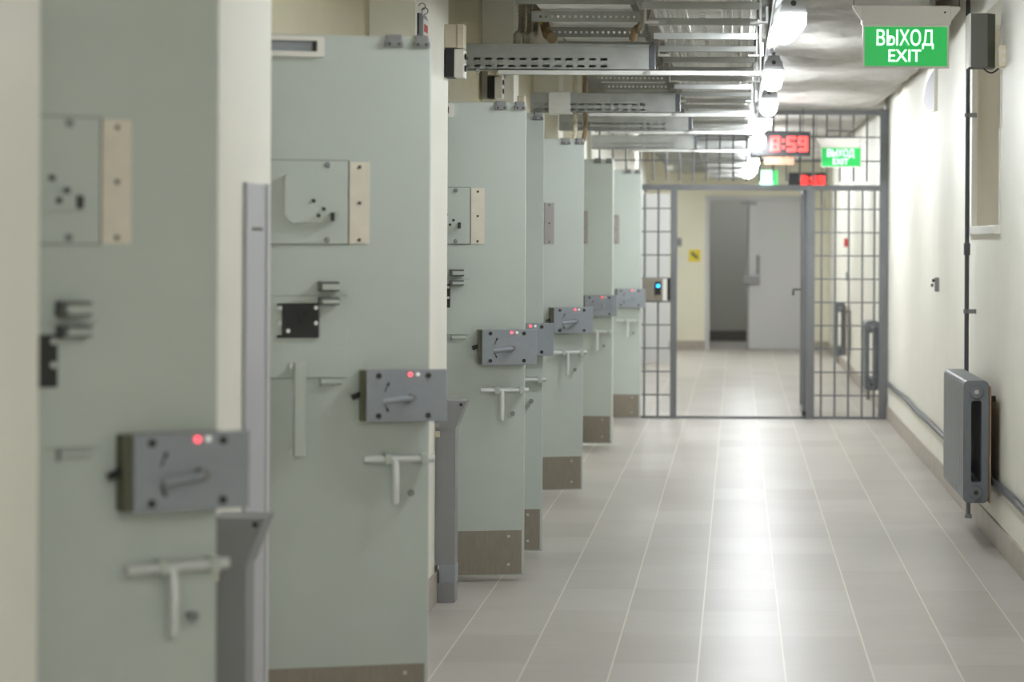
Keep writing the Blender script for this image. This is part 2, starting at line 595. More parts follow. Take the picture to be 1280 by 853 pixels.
    for r, z in ((0.342, 1.303), (0.342, 1.257), (0.448, 1.303), (0.448, 1.257), (0.424, 1.234)):
        s.disc((R(r), -0.008, z), (0, -1, 0), 0.0062, 0.008)
    s.pieces('plate_screw', M['steel'], bp)
    MB().disc((R(0.378), -0.012, 1.272), (0, -1, 0), 0.011, 0.012).build('spyhole_knob', M['black'], bp)
    # food hatch : a flush flap and its two hinges
    fh = MB().box(R(0.66), R(0.25), -0.004, 0, 1.094, 1.337, 0.001).build('food_hatch', M['door'], t)
    for za, zb in ((1.337, 1.340), (1.0905, 1.094)):
        MB().box(R(0.66), R(0.248), -0.0015, 0, za + 0.0008, zb - 0.0008).build('hatch_seam', M['seam'], fh)
    for r in (0.325, 0.55):
        MB().tube([(R(r), -0.006, 1.079), (R(r) + 0.06, -0.006, 1.079)], 0.0075, 10).build('hatch_hinge', M['door_trim'], fh)
        MB().box(R(r) - 0.006, R(r), -0.01, 0, 1.068, 1.09).build('hinge_stop', M['clip'], fh)
    # pull handle
    hz = [(1.14, 0.0), (1.135, -0.04), (1.12, -0.05), (0.88, -0.05), (0.865, -0.04), (0.86, 0.0)]
    hd = MB().box(R(0.408), R(0.376), -0.064, -0.016, 0.862, 1.142, 0.004)
    hd.box(R(0.402), R(0.382), -0.045, 0.0, 1.112, 1.138, 0.002)
    hd.box(R(0.402), R(0.382), -0.045, 0.0, 0.866, 0.892, 0.002)
    ph = hd.build('pull_handle', M['door_trim'], t)
    s = MB()
    for z in (1.13, 0.872):
        s.disc((R(0.412), -0.006, z), (0, -1, 0), 0.008, 0.006)
    s.pieces('handle_screw', M['steel'], ph)
    # lock : olive base box, blue-grey cover plate that overhangs the latch edge
    lk = MB().box(R(0.196), R(-0.045), -0.060, -0.046, 0.962, 1.118, 0.002).build('lock_case', M['lock'], t)
    MB().box(R(0.212), R(0.0), -0.046, 0.0, 0.964, 1.116, 0.002).build('lock_base', M['olive'], lk)
    MB().tube([(R(0.19), -0.024, 1.045), (R(0.215), -0.026, 1.042), (R(0.236), -0.028, 1.034)], 0.009, 12).build('lock_knob', M['black'], lk)
    s = MB()
    for r, z in ((0.16, 1.1), (0.012, 1.1), (0.16, 0.98), (0.012, 0.98)):
        s.disc((R(r), -0.060, z), (0, -1, 0), 0.0085, 0.003)
    s.pieces('case_screw', M['hole'], lk)
    MB().tube([(R(0.15), -0.093, 1.024), (R(0.11), -0.092, 1.029), (R(0.065), -0.086, 1.034)], 0.009, 10).build('lock_lever', M['lock'], lk, True)
    MB().disc((R(0.062), -0.060, 1.035), (0, -1, 0), 0.012, 0.03).build('lever_pivot', M['clip'], lk)
    s = MB()
    for r0, z0, r1, z1 in ((0.142, 1.052, 0.128, 1.083), (0.142, 1.015, 0.130, 0.99)):
        d = Vector((r0 - r1, 0, z1 - z0)).normalized()
        nrm = Vector((-d.z, 0, d.x))
        a = Vector((R(r0), -0.0605, z0)); e = Vector((R(r1), -0.0605, z1))
        m_ = e - d * 0.012
        s.poly([a + nrm * 0.0016, m_ + nrm * 0.0016, m_ + nrm * 0.0055, e, m_ - nrm * 0.0055, m_ - nrm * 0.0016, a - nrm * 0.0016], Vector((0, -0.0008, 0)))
    s.pieces('lock_arrow', M['black'], lk)
    MB().disc((R(0.066), -0.060, 1.104), (0, -1, 0), 0.0062, 0.004).build('red_indicator', M['led_red'], lk)
    MB().disc((R(0.043), -0.060, 1.104), (0, -1, 0), 0.006, 0.003).build('pale_indicator', M['led_white'], lk)
    # sliding bolt with a T handle
    bl = MB().tube([(R(0.20), -0.03, 0.848), (R(-0.012), -0.03, 0.848)], 0.0115, 14).build('slide_bolt', M['bolt'], t, True)
    s = MB()
    for r in (0.137, 0.03):
        s.box(R(r), R(r) + 0.022, -0.044, 0.0, 0.833, 0.863, 0.003)
    s.pieces('bolt_guide', M['door_trim'], bl)
    MB().tube([(R(0.105), -0.034, 0.845), (R(0.105), -0.042, 0.78), (R(0.107), -0.045, 0.715)], 0.0105, 12).build('bolt_handle', M['bolt'], bl, True)
    MB().disc((R(0.058), 0.0, 0.745), (0, -1, 0), 0.007, 0.028, r2=0.011).build('bolt_stop', M['clip'], t)
    # hinges on the hidden edge
    s = MB()
    for z in (0.3, 1.85):
        MB().tube([(-0.005, 0.0, z), (-0.005, 0.0, z + 0.14)], 0.014, 12).build('hinge', M['clip'], t)
    return t


labels = ['pale green cell door nearest the camera, blurred, standing open against the cream wall edge',
          'pale green cell door with a white vent slot, second from the camera',
          'pale green cell door behind the grey flared post, third from the camera',
          'narrow visible strip of a brighter pale green cell door close behind the third door',
          'bright pale green cell door with a grey hinge strip and no beige tape',
          'shaded pale green cell door second from the barred gate',
          'shaded pale green cell door right in front of the barred gate']
proto = make_door()
for i, (hy, ang, hx) in enumerate(DOORS):
    d = proto if i == 0 else copy_tree(proto)
    d.location = (hx, hy, 0)
    d.rotation_euler = (0, 0, math.radians(ang))
    d['label'] = labels[i]
    if i >= 4:
        for ch in d.children:
            if ch.name.startswith('hinge_strip'):
                ch.material_slots[0].link = 'OBJECT'
                ch.material_slots[0].material = M['mauve']
t = thing('door', 'whitish door standing open beyond the gate bars, behind the card reader', 'door', (-1.64, 29.9, 0))
MB().box(0, 0.80, 0, 0.05, 0.02, 2.12, 0.004).build('leaf_board', M['door_white'], t)
MB().tube([(0.72, 0.0, 1.02), (0.72, -0.05, 1.02), (0.60, -0.05, 1.02)], 0.01, 8).build('door_handle', M['clip'], t)
MB().box(0.70, 0.74, -0.008, 0.0, 0.94, 1.08, 0.002).build('handle_plate', M['clip'], t)

# ------------------------------------------------------------------ things on the left wall
def flared_post(y, label):
    t = thing('flared_post', label, 'post', (XL, y, 0), group='grey flared posts at the left wall')
    MB().box(0.0, 0.084, 0, 0.10, 0.155, 0.73, 0.003).build('post_shaft', M['post'], t)
    hd = MB()
    hd.poly([(0.0, -0.012, 0.728), (0.086, -0.012, 0.728), (0.13, -0.012, 0.842), (0.0, -0.012, 0.842)], Vector((0, 0.13, 0)))
    h = hd.build('flared_head', M['post'], t)
    MB().disc((0.108, -0.012, 0.826), (0, -1, 0), 0.007, 0.003).build('head_screw', M['hole'], h)
    MB().box(0.018, 0.086, -0.004, 0.104, 0.082, 0.157, 0.003).build('post_collar', M['lock'], t)
    MB().box(0.012, 0.084, 0.0, 0.10, 0.0, 0.083, 0.003).build('post_foot', M['post'], t)
    MB().box(0.0, 0.02, -0.008, 0.02, 0.69, 0.715, 0.002).build('wall_bracket', M['cream_plastic'], t)
    return t


p1 = flared_post(9.98, 'grey flared metal post on the floor between the second and third cell doors')
p2 = copy_tree(p1)
p2.location = (XL, 5.72, 0)
p2['label'] = 'blurred grey flared metal post right behind the nearest cell door'

t = thing('panel', 'tall narrow light grey panel on the cream wall behind the nearest door', 'panel', (XL, 6.07, 0))
MB().box(0.0, 0.012, 0, 0.27, 0.128, 1.65, 0.002).build('panel_sheet', M['grey_panel'], t)
MB().box(0.0, 0.018, 0.235, 0.272, 0.128, 1.652, 0.002).build('panel_edge', M['leafgrey'], t)
MB().box(0.012, 0.0135, 0.06, 0.19, 1.528, 1.536).build('panel_slot', M['hole'], t)


def cell_lamp(loc, label):
    t = thing('cell_call_lamp', label, 'call lamp', loc, group='cell call lamps above the doors')
    MB().box(0, 0.052, 0, 0.12, 0.105, 0.205, 0.003).build('junction_box', M['cream_plastic'], t)
    MB().box(0.054, 0.08, 0, 0.12, 0.103, 0.207, 0.003).build('junction_cover', M['cream_plastic'], t)
    MB().box(0, 0.042, 0.0, 0.12, -0.02, 0.1, 0.003).build('lamp_base', M['black'], t)
    cv = MB().box(0.042, 0.082, 0.0, 0.12, -0.02, 0.1, 0.003).build('lamp_cover', M['white_plastic'], t)
    s = MB()
    for z in (0.02, 0.07):
        s.disc((0.082, 0.05, z), (1, 0, 0), 0.014, 0.006)
    s.pieces('lamp_button', M['black'], cv)
    return t


c1 = cell_lamp((XL, 10.22, 2.225), 'cream and black call lamp box on the wall above the flared post')
c2 = copy_tree(c1)
c2.location = (-1.385, 13.27, 2.32)
c2['label'] = 'smaller looking cream and black call lamp box above the third cell door'
c3 = copy_tree(c1)
c3.location = (-1.29, 13.62, 2.13)
c3['label'] = 'call lamp box half hidden behind the fourth cell door top'

t = thing('key_holder', 'grey key holder with a red and white label hooked on the cream wall corner', 'key holder', (XL, 9.36, 2.25))
MB().box(-0.0, 0.006, -0.008, 0.15, -0.04, 0.145, 0.001).build('back_strip', M['black'], t)
MB().poly([(0.006, 0, -0.04), (0.022, 0, -0.04), (0.022, 0, 0.13), (0.016, 0, 0.145), (0.006, 0, 0.145)], Vector((0, 0.15, 0))).build('holder_body', M['lock'], t)
lb = MB().box(0.022, 0.0235, 0.005, 0.145, -0.03, 0.125).build('paper_label', M['white_plastic'], t)
s = MB()
s.box(0.0235, 0.024, 0.02, 0.135, 0.075, 0.105)
s.box(0.0235, 0.024, 0.02, 0.135, -0.02, 0.015)
s.box(0.0235, 0.024, 0.02, 0.07, 0.025, 0.06)
s.box(0.0235, 0.024, 0.09, 0.13, 0.03, 0.065)
s.build('label_print', M['red'], lb)
for yy, zz in ((0.03, 0.145), (0.11, 0.135)):
    s = MB()
    pts = [(0.014, yy, zz - 0.01), (0.014, yy, zz + 0.012)]
    for k in range(9):
        a = -math.pi / 2 + k * math.pi * 1.45 / 8
        pts.append((0.014 + 0.013 * math.cos(a), yy, zz + 0.028 + 0.013 * math.sin(a)))
    s.tube(pts, 0.0022, 8)
    s.build('hook', M['clip'], t)

# ------------------------------------------------------------------ barred gate
GY = 20.6
t = thing('barred_gate', 'dark grey barred gate across the corridor with an open doorway', 'gate', (0, GY, 0))
gx = lambda px: (px - 921) * GY / F
gz = lambda py: EYE - (py - 305) * GY / F
MB().box(gx(838.5), gx(846.5), -0.03, 0.03, 0, 2.0, 0.003).build('gate_post', M['gate'], t)
MB().box(gx(1008), gx(1018.5), -0.03, 0.03, 0, 2.0, 0.003).build('gate_post', M['gate'], t)
MB().box(gx(1099), XR - 0.002, -0.04, 0.04, 0, 2.66, 0.003).build('gate_post', M['gate'], t)
MB().box(XL + 0.002, gx(1099), -0.028, 0.028, gz(238), gz(231), 0.003).build('cross_beam', M['gate'], t)
MB().box(XL + 0.002, gx(1099), -0.028, 0.028, 2.61, 2.65, 0.003).build('top_rail', M['gate'], t)
MB().box(XL + 0.002, gx(1099), -0.015, 0.015, 0.0, 0.02, 0.002).build('floor_rail', M['gate'], t)
R_ = 0.009
LOW = [gz(232) - 0.2 * k for k in range(1, 10)]
g = MB()
for px in (755, 772, 789, 806, 823):
    g.tube([(gx(px), 0, 0.01), (gx(px), 0, 2.0)], R_, 8)
for z in LOW:
    g.box(XL + 0.003, gx(840), -0.012, 0.004, z - 0.006, z + 0.006)
g.build('side_grille', M['gate'], t)
g = MB()
for px in (1027, 1044, 1061, 1078, 1093):
    g.tube([(gx(px), 0, 0.01), (gx(px), 0, 2.0)], R_, 8)
for z in LOW:
    g.box(gx(1016), gx(1101), -0.012, 0.004, z - 0.006, z + 0.006)
g.build('side_grille', M['gate'], t)
g = MB()
px = 749.0
while px < 1098:
    g.tube([(gx(px), 0, 2.04), (gx(px), 0, 2.62)], R_, 8)
    px += 16.7
for py in (171, 201):
    g.box(XL + 0.003, gx(1101), -0.012, 0.004, gz(py) - 0.006, gz(py) + 0.006)
g.box(gx(1033), gx(1066), -0.016, 0.012, gz(173), gz(170.5))
g.box(gx(1033), gx(1066), -0.016, 0.012, gz(164.5), gz(162))
g.build('transom_grille', M['gate'], t)
# open leaf, hinged at the doorway's right post, seen along its edge
lf = MB()
for a, b, c, d in ((0.05, 1.0, 0.02, 0.06), (0.05, 1.0, 1.94, 1.98), (0.05, 0.09, 0.02, 1.98), (0.96, 1.0, 0.02, 1.98)):
    lf.box(gx(1004.5), gx(1010.5), a, b, c, d, 0.002)
for k in range(1, 8):
    lf.tube([(gx(1007.5), 0.09 + 0.109 * k, 0.05), (gx(1007.5), 0.09 + 0.109 * k, 1.95)], R_, 8)
for k in range(1, 9):
    lf.box(gx(1006.5), gx(1008.5), 0.06, 0.98, 0.2 * k + 0.02, 0.2 * k + 0.03)
leaf = lf.build('gate_leaf', M['gate'], t)
hd = MB()
hz = EYE - (362 - 305) * 21.4 / F
hd.tube([(gx(1004.5), 0.93, hz), (0.50, 0.93, hz)], 0.008, 8)
hd.tube([(0.505, 0.93, hz), (0.505, 0.80, hz - 0.012), (0.505, 0.79, hz - 0.05)], 0.009, 8)
hd.tube([(gx(1010.5), 0.93, hz), (0.69, 0.93, hz)], 0.008, 8)
hd.tube([(0.685, 0.93, hz), (0.685, 0.80, hz)], 0.009, 8)
hd.build('leaf_handle', M['hole'], leaf)
bx = MB().box(gx(803.5), gx(829), -0.07, 0.03, gz(376.5), gz(348.5), 0.004).build('reader_box', M['bare'], t)
MB().box(gx(829), gx(834), -0.06, 0.02, gz(376), gz(349), 0.002).build('strike_plate', M['white_plastic'], bx)
MB().box(gx(834.5), gx(838.2), -0.05, 0.02, gz(376), gz(349), 0.001).build('strike_gap', M['black'], bx)
rd = MB().box(gx(819.5), gx(826.5), -0.085, -0.07, gz(369), gz(352.5), 0.003).build('card_reader', M['black'], bx)
MB().disc((gx(823.3), -0.0855, gz(357.8)), (0, -1, 0), 0.015, 0.004).build('blue_light', M['led_blue'], bx)

# ------------------------------------------------------------------ end of the corridor
ex = lambda px: (px - 921) * Y1 / F
ez = lambda py: EYE - (py - 305) * Y1 / F
t = thing('door', 'closed light grey leaf of the double door in the end wall', 'door', (0, Y1, 0))
MB().box(0.165, DX1 - 0.005, -0.01, 0.05, 0.01, DZ - 0.005, 0.004).build('leaf_board', M['leafgrey'], t)
MB().box(0.145, 0.175, -0.02, 0.06, 0.01, DZ - 0.005, 0.003).build('edge_profile', M['post'], t)
MB().box(0.585, 0.735, -0.016, -0.01, ez(304), ez(284), 0.001).build('paper_notice', M['paper'], t)
MB().box(0.1, 0.33, -0.07, -0.01, ez(355.5), ez(345), 0.004).build('door_lock', M['clip'], t)
MB().tube([(0.30, -0.01, ez(320)), (0.30, -0.05, ez(321)), (0.30, -0.05, ez(340)), (0.30, -0.01, ez(341))], 0.018, 8).build('pull_bar', M['clip'], t)
MB().box(0.05, 0.28, -0.06, -0.01, ez(256), ez(252.5), 0.003).build('door_closer', M['clip'], t)
o = MB().box(ex(861), ex(875.5), Y1 - 0.006, Y1 - 0.0005, ez(327.5), ez(312.5)).build('warning_sign', M['yellow'])
tag(o, 'small square yellow sticker with a dark diagonal mark on the end wall', 'sign')
o2 = MB().box(ex(863), ex(873.5), Y1 - 0.008, Y1 - 0.006, ez(321.5), ez(318), rot=Matrix.Rotation(math.radians(40), 3, 'Y')).build('dark_mark', M['olive'], o)
o = MB().box(ex(846), ex(852), Y1 - 0.05, Y1, ez(308), ez(298), 0.003).build('wall_switch', M['clip'])
tag(o, 'small grey wall box on the cream end wall beside the gate post', 'switch')
o = MB().box(ex(846), ex(851), Y1 - 0.03, Y1, ez(335), ez(322), 0.003).build('wall_switch', M['white_plastic'])
tag(o, 'small white wall box below the grey one on the cream end wall', 'switch')

# ------------------------------------------------------------------ right wall
def radiator(y0, n, label):
    """cast iron radiator, n sections long, end frame facing the camera"""
    t = thing('radiator', label, 'radiator', (1.115, y0, 0.235), group='cast iron radiators under the windows')
    D, H, P = 0.125, 0.600, 0.094

    def loop(x0, x1, z0, z1, r, y):
        pts = []
        for cx, cz, a0 in ((x1 - r, z0 + r, -90), (x1 - r, z1 - r, 0), (x0 + r, z1 - r, 90), (x0 + r, z0 + r, 180)):
            for k in range(5):
                a = math.radians(a0 + 90 * k / 4)
                pts.append((cx + r * math.cos(a), y, cz + r * math.sin(a)))
        return pts
    b = MB()
    for i in range(n):
        y = i * P
        g = 0.004
        b.ring(loop(0, D, 0, H, 0.028, y + g), loop(0.038, D - 0.036, 0.10, H - 0.10, 0.012, y + g), (0, P - 2 * g, 0))
        b.ring(loop(0.006, D - 0.006, 0.006, H - 0.006, 0.026, y), loop(0.033, D - 0.031, 0.095, H - 0.095, 0.012, y), (0, P, 0))
    b.build('radiator_body', M['radiator'], t)
    cx = D / 2
    for z, nm in ((H - 0.055, 'top_plug'), (0.052, 'bottom_plug')):
        pg = MB().disc((cx, 0, z), (0, -1, 0), 0.034, 0.012, 20, 0.030).build(nm, M['radiator'], t)
        MB().disc((cx, -0.012, z), (0, -1, 0), 0.0115, 0.008, 12).build('plug_screw', M['steel'] if nm == 'top_plug' else M['hole'], pg)
    MB().tube([(0.035, 0.10, 0.0), (0.035, 0.10, -0.07)], 0.011, 10).build('drain_stub', M['radiator'], t)
    MB().box(0.018, 0.052, 0.085, 0.115, -0.085, -0.066, 0.003).build('drain_cap', M['clip'], t)
    MB().box(D + 0.003, D + 0.011, 0.0, n * P, 0.0, H - 0.03).build('back_board', M['tan_edge'], t)
    MB().box(D, 0.184, 0.25, 0.28, H - 0.12, H - 0.09).build('wall_hook', M['hole'], t)
    MB().box(D, 0.184, n * P - 0.28, n * P - 0.25, H - 0.12, H - 0.09).build('wall_hook', M['hole'], t)
    return t


radiator(11.76, 12, 'slate grey cast radiator on the right wall, nearest the camera below the window sill')
radiator(20.78, 5, 'dark radiator on the right wall seen through the gate bars beside its right post')
radiator(27.2, 5, 'farthest radiator on the right wall, small beyond the gate bars')

pts = []
y = 2.0
while y <= 20.45:
    pts.append((1.279, y, 0.325 + 0.006 * math.sin(y * 1.1) - 0.004 * math.sin(y * 2.7)))
    y += 0.3
o = MB().tube(pts, 0.018, 12).build('heating_pipe', M['pipe'], smooth=True)
tag(o, 'dark grey heating pipe running low along the right wall behind the radiator', 'pipe')
t = thing('riser_pipe', 'thin dark grey vertical pipe rising from the radiator to the ceiling', 'pipe', (1.249, 13.02, 0))
MB().tube([(0, 0, 0.70), (0, 0, TOP)], 0.0125, 12).build('pipe_run', M['pipe'], t, True)
MB().tube([(0, 0, 1.445), (0, 0, 1.51)], 0.018, 12).build('pipe_coupling', M['pipe'], t, True)
for z in (1.14, 2.205):
    MB().box(-0.018, 0.05, -0.012, 0.012, z - 0.012, z + 0.012, 0.003).build('pipe_clip', M['clip'], t)
MB().tube([(0, 0, 0.71), (-0.03, -0.125, 0.70)], 0.0125, 12).build('pipe_elbow', M['pipe'], t, True)

t = thing('wall_speaker', 'charcoal box speaker mounted high on the right wall beside the pipe', 'speaker', (1.133, 11.72, 2.37))
MB().poly([(0.0, 0.0, 0.0), (0.085, -0.015, 0.0), (0.127, 0.03, 0.0), (0.127, 0.16, 0.0), (0.0, 0.16, 0.0)], Vector((0, 0, 0.262))).build('speaker_case', M['speaker'], t)
MB().box(-0.003, 0.005, -0.003, 0.16, -0.0, 0.262).build('case_edge', M['white_plastic'], t)
c = MB()
pts = [(0.07 + 0.075 * k / 10, 0.03, -0.004 - 0.022 * math.sin(math.pi * k / 10)) for k in range(11)]
c.tube(pts, 0.004, 8).build('speaker_cable', M['hole'], t, True)
t2 = thing('junction_box', 'small cream junction box with two knockouts beside the wall speaker', 'junction box', (1.262, 11.60, 2.365))
MB().box(0.0, 0.038, 0.0, 0.11, 0.0, 0.105, 0.004).build('box_body', M['cream_plastic'], t2)
s = MB()
for z in (0.032, 0.072):
    s.disc((0.022, 0.0, z), (0, -1, 0), 0.011, 0.004)
s.pieces('knockout', M['sign_case'], t2)
o = MB().tube([(1.296, 11.80, 2.47), (1.296, 11.80, 2.58)], 0.006, 8).tube([(1.296, 11.80, 2.365), (1.296, 11.80, 2.08), (1.290, 11.80, 2.07), (1.290, 11.80, 1.60)], 0.0045, 8).build('white_conduit', M['white_plastic'])
tag(o, 'thin white cable conduit running down the right wall to the window sill', 'conduit')

t = thing('key_switch', 'small grey key switch with two tags on the right wall', 'key switch', (XR, 15.4, 1.20))
MB().box(-0.026, 0, 0, 0.07, 0, 0.09, 0.003).build('switch_body', M['clip'], t)
s = MB()
s.disc((-0.026, 0.035, 0.07), (-1, 0, 0), 0.008, 0.012)
s.build('switch_barrel', M['hole'], t)
s = MB()
s.box(-0.05, -0.036, 0.03, 0.034, 0.03, 0.05, 0.001)
s.box(-0.043, -0.03, 0.04, 0.044, 0.06, 0.08, 0.001)
s.pieces('key_tag', M['hole'], t)

# half-round relief on the right wall
t = thing('wall_relief', 'half-round pale relief with a white rim high on the right wall', 'relief', (XR, 15.62, 2.52))
pts = [(0, 0.92 * math.cos(a), 0.14 * math.sin(a)) for a in [math.radians(-90 + 12 * k) for k in range(16)]]
MB().poly([(p[0], p[1], p[2]) for p in pts], Vector((-0.012, 0, 0))).build('relief_field', M['grey_panel'], t)
MB().tube([(-0.01, p[1], p[2]) for p in pts], 0.010, 8).build('relief_rim', M['sill'], t, True)
MB().box(-0.022, 0.0, -0.02, 0.0, -0.15, 0.15, 0.002).build('relief_edge', M['wall'], t)

o = MB().box(XR - 0.05, XR, 27.9, 28.0, 1.47, 1.57, 0.006).build('fire_call_point', M['redplastic'])
tag(o, 'small red fire call point on the right wall beyond the gate', 'call point')
o = MB().box(XR - 0.04, XR, 27.6, 27.7, 1.08, 1.18, 0.005).build('wall_switch', M['clip'])
tag(o, 'small grey box below the red call point beyond the gate', 'switch')

# ------------------------------------------------------------------ ceiling services
# insulated duct : crumpled foil bands
def foil_duct(ya, yb, label, seed):
    d = MB()
    nu, nv = 30, int((yb - ya) * 16)
    grid = []
    rnd = random.Random(seed)
    ph = [rnd.uniform(0, 6.28) for _ in range(8)]
    for j in range(nv + 1):
        y = ya + (yb - ya) * j / nv
        xr_ = 0.90 if y < 11.5 else (0.90 + 0.32 * min(1, (y - 11.5) / 3.5))
        xr_ += 0.02 * math.sin(y * 5.1) + 0.015 * math.sin(y * 13.0)
        row = []
        band = abs(math.sin(math.pi * y / 1.25))
        for i in range(nu + 1):
            f = i / nu
            x = 0.115 + (xr_ - 0.115) * f
            sag = -0.06 * band ** 0.35 + 0.010 * math.sin(x * 7 + ph[0] + y * 0.8) + 0.009 * math.sin(y * 9 + x * 3 + ph[1]) + 0.006 * math.sin(x * 23 + y * 17) + rnd.uniform(-0.006, 0.006)
            edge_ = max(0.0, (f - 0.9) / 0.1)
            row.append(d.bm.verts.new((x, y, 2.715 + sag + 0.05 * edge_ ** 2)))
        row.insert(0, d.bm.verts.new((0.115, y, 2.98)))
        row.append(d.bm.verts.new((xr_, y, 2.98)))
        grid.append(row)
    for a, b in zip(grid, grid[1:]):
        for i in range(len(a)):
            d.bm.faces.new((a[i], a[(i + 1) % len(a)], b[(i + 1) % len(b)], b[i]))
    d.bm.faces.new(list(reversed(grid[0])))
    d.bm.faces.new(grid[-1])
    o = d.build('insulated_duct', M['duct'], smooth=True)
    tag(o, label, 'duct')


foil_duct(6.0, 20.45, 'wide crumpled grey foil wrapped duct under the ceiling right of the lamps', 3)
foil_duct(21.02, 33.9, 'crumpled foil duct beyond the gate, seen through the transom bars', 5)
o = MB().box(-1.9, 1.25, 20.46, 21.0, 2.66, TOP).build('trim_2', M['slab'])
o['kind'] = 'structure'

def narrow_tray(ya, yb, label):
    """tray with perforated cross strips, nearer the left wall"""
    t = thing('cable_tray', label, 'cable tray', (0, 0, 2.49), group='cable trays under the ceiling')
    MB().box(-0.86, -0.46, ya, yb, 0.028, 0.034).build('tray_bottom', M['galv_light'], t)
    for x in (-0.86, -0.464):
        MB().box(x, x + 0.004, ya, yb, 0.03, 0.10).build('side_rail', M['galv'], t)
    y = ya + 0.08
    while y < yb - 0.1:
        hu = [(0.035 + 0.0255 * q, 0.045 + 0.0255 * q) for q in range(17)]
        s = MB()
        s.perforated((-0.90, y, -0.026), (1, 0, 0), (0, 0, 1), 0.48, 0.045, hu, [(0.018, 0.028)], (0, 0.003, 0))
        s.box(-0.90, -0.42, y, y + 0.04, 0.018, 0.021)
        s.build('perforated_strip', M['galv'], t)
        y += 0.775
    y = ya + 1.2
    while y < yb:
        MB().tube([(-0.88, y, 0.02), (-0.88, y, TOP - 2.49)], 0.005, 8).build('hanger_rod', M['steel'], t)
        y += 3.4


def wide_tray(ya, yb, label, hooks):
    """ladder-like tray right beside the lamps"""
    t = thing('cable_tray', label, 'cable tray', (0, 0, 2.42), group='cable trays under the ceiling')
    s = MB()
    nh = int((yb - ya - 0.1) / 0.088)
    hv = [(0.02 + 0.088 * q, 0.05 + 0.088 * q) for q in range(nh)]
    hu = [(0.03, 0.038), (0.07, 0.078), (0.11, 0.118), (0.19, 0.21), (0.30, 0.308), (0.345, 0.353), (0.39, 0.398)]
    s.perforated((-0.345, ya, 0.025), (1, 0, 0), (0, 1, 0), 0.42, yb - ya, hu, hv, (0, 0, 0.003))
    tb = s.build('tray_bottom', M['galv_light'], t)
    MB().box(-0.34, 0.07, ya, yb, 0.045, 0.075).build('cable_bundle', M['pipe'], t)
    for x in (-0.335, -0.295, -0.255, -0.215, -0.07, -0.03, 0.01, 0.045):
        MB().box(x, x + 0.009, ya, yb, 0.008, 0.026, 0.002).build('tray_rib', M['galv_light'], tb)
    for x in (-0.35, 0.073):
        MB().box(x, x + 0.004, ya, yb, 0.02, 0.10).build('side_rail', M['galv'], t)
    y = ya + 0.01
    while y < yb - 0.1:
        MB().box(-0.37, 0.085, y, y + 0.035, -0.022, 0.006, 0.003).build('cross_bar', M['galv_mid'], t)
        y += 0.68
    for yy in hooks:
        c = MB()
        c.box(0.085, 0.093, yy, yy + 0.06, -0.03, 0.14, 0.002)
        c.build('hook_bracket', M['steel'], t)
        c = MB()
        c.poly([(0.05, yy, -0.035), (0.121, yy, -0.035), (0.121, yy, 0.03), (0.113, yy, 0.03), (0.113, yy, -0.028), (0.05, yy, -0.028)], Vector((0, 0.06, 0)))
        c.build('hook_bracket', M['steel'], t)
        c = MB()
        c.poly([(-0.375, yy, 0.13), (-0.375, yy, -0.036), (-0.32, yy, -0.036), (-0.32, yy, -0.028), (-0.367, yy, -0.028), (-0.367, yy, 0.13)], Vector((0, 0.04, 0)))
        c.build('hook_bracket', M['galv_light'], t)
    y = ya + 0.8
    while y < yb:
        for x in (-0.36, 0.095):
            MB().tube([(x, y, 0.0), (x, y, TOP - 2.42)], 0.005, 8).build('hanger_rod', M['steel'], t)
        y += 3.5


M['galv_mid'] = mat('satin_galvanised_steel', (172, 174, 172), 0.45, metal=0.4, var=0.06, vscale=9)
narrow_tray(8.05, 20.3, 'grey cable tray with perforated cross strips nearer the left wall')
narrow_tray(20.95, 33.5, 'cable tray nearer the left wall beyond the barred gate')
wide_tray(7.8, 20.1, 'wide galvanised cable tray with cross bars right beside the lamps', (8.0, 9.6, 11.3, 13.1, 14.9, 17.0, 18.6))
wide_tray(20.95, 33.5, 'wide cable tray beside the lamps beyond the barred gate', (22.0, 25.0, 28.0, 31.0))

# perforated channels that carry the trays out from the left wall
def channel(y, x0, x1, label, cap=False):
    t = thing('perforated_channel', label, 'cable channel', (0, y, 2.28), group='slotted channels from the left wall')
    n = int((x1 - x0 - 0.16) / 0.052)
    hu = [(0.03 + 0.052 * q, 0.061 + 0.052 * q) for q in range(n)]
    s = MB()
    s.perforated((x0, 0, 0.0), (1, 0, 0), (0, 0, 1), x1 - x0, 0.112, hu, [(0.011, 0.022), (0.042, 0.053)], (0, 0.003, 0))
    s.build('slotted_side', M['galv'], t)
    s = MB()
    s.box(x0, x1, 0, 0.10, 0.0, 0.003)
    s.box(x0, x1, 0.097, 0.10, 0.003, 0.112)
    s.box(x0, x1, 0.0035, 0.10, 0.109, 0.112)  # lid added to keep the inside dark behind the slots
    s.build('channel_base', M['galv'], t)
    MB().box(x0, x1, -0.006, 0.003, 0.106, 0.116, 0.002).build('top_lip', M['galv'], t)
    MB().box(x0 + 0.35, 0.108, -0.004, 0.035, -0.022, -0.002, 0.003).build('support_strut', M['galv_light'], t)
    MB().tube([(0.101, 0.015, -0.03), (0.101, 0.015, 0.36)], 0.006, 8).build('strut_rod', M['steel'], t)
    MB().box(x1, x1 + 0.028, 0.0, 0.1, 0.01, 0.112, 0.002).build('end_plate', M['pipe'], t)
    bw = MB()
    bw.disc((x1 - 0.002, -0.006, -0.012), (0, -1, 0), 0.011, 0.012, 6)
    bw.disc((x0 + 0.26, -0.006, -0.006), (0, -1, 0), 0.009, 0.012, 6)
    bw.pieces('strut_nut', M['steel'], t)
    if cap:
        MB().box(x0 + 0.11, x0 + 0.24, -0.008, 0.108, -0.008, 0.12, 0.002).build('coupler', M['galv_light'], t)
    return t


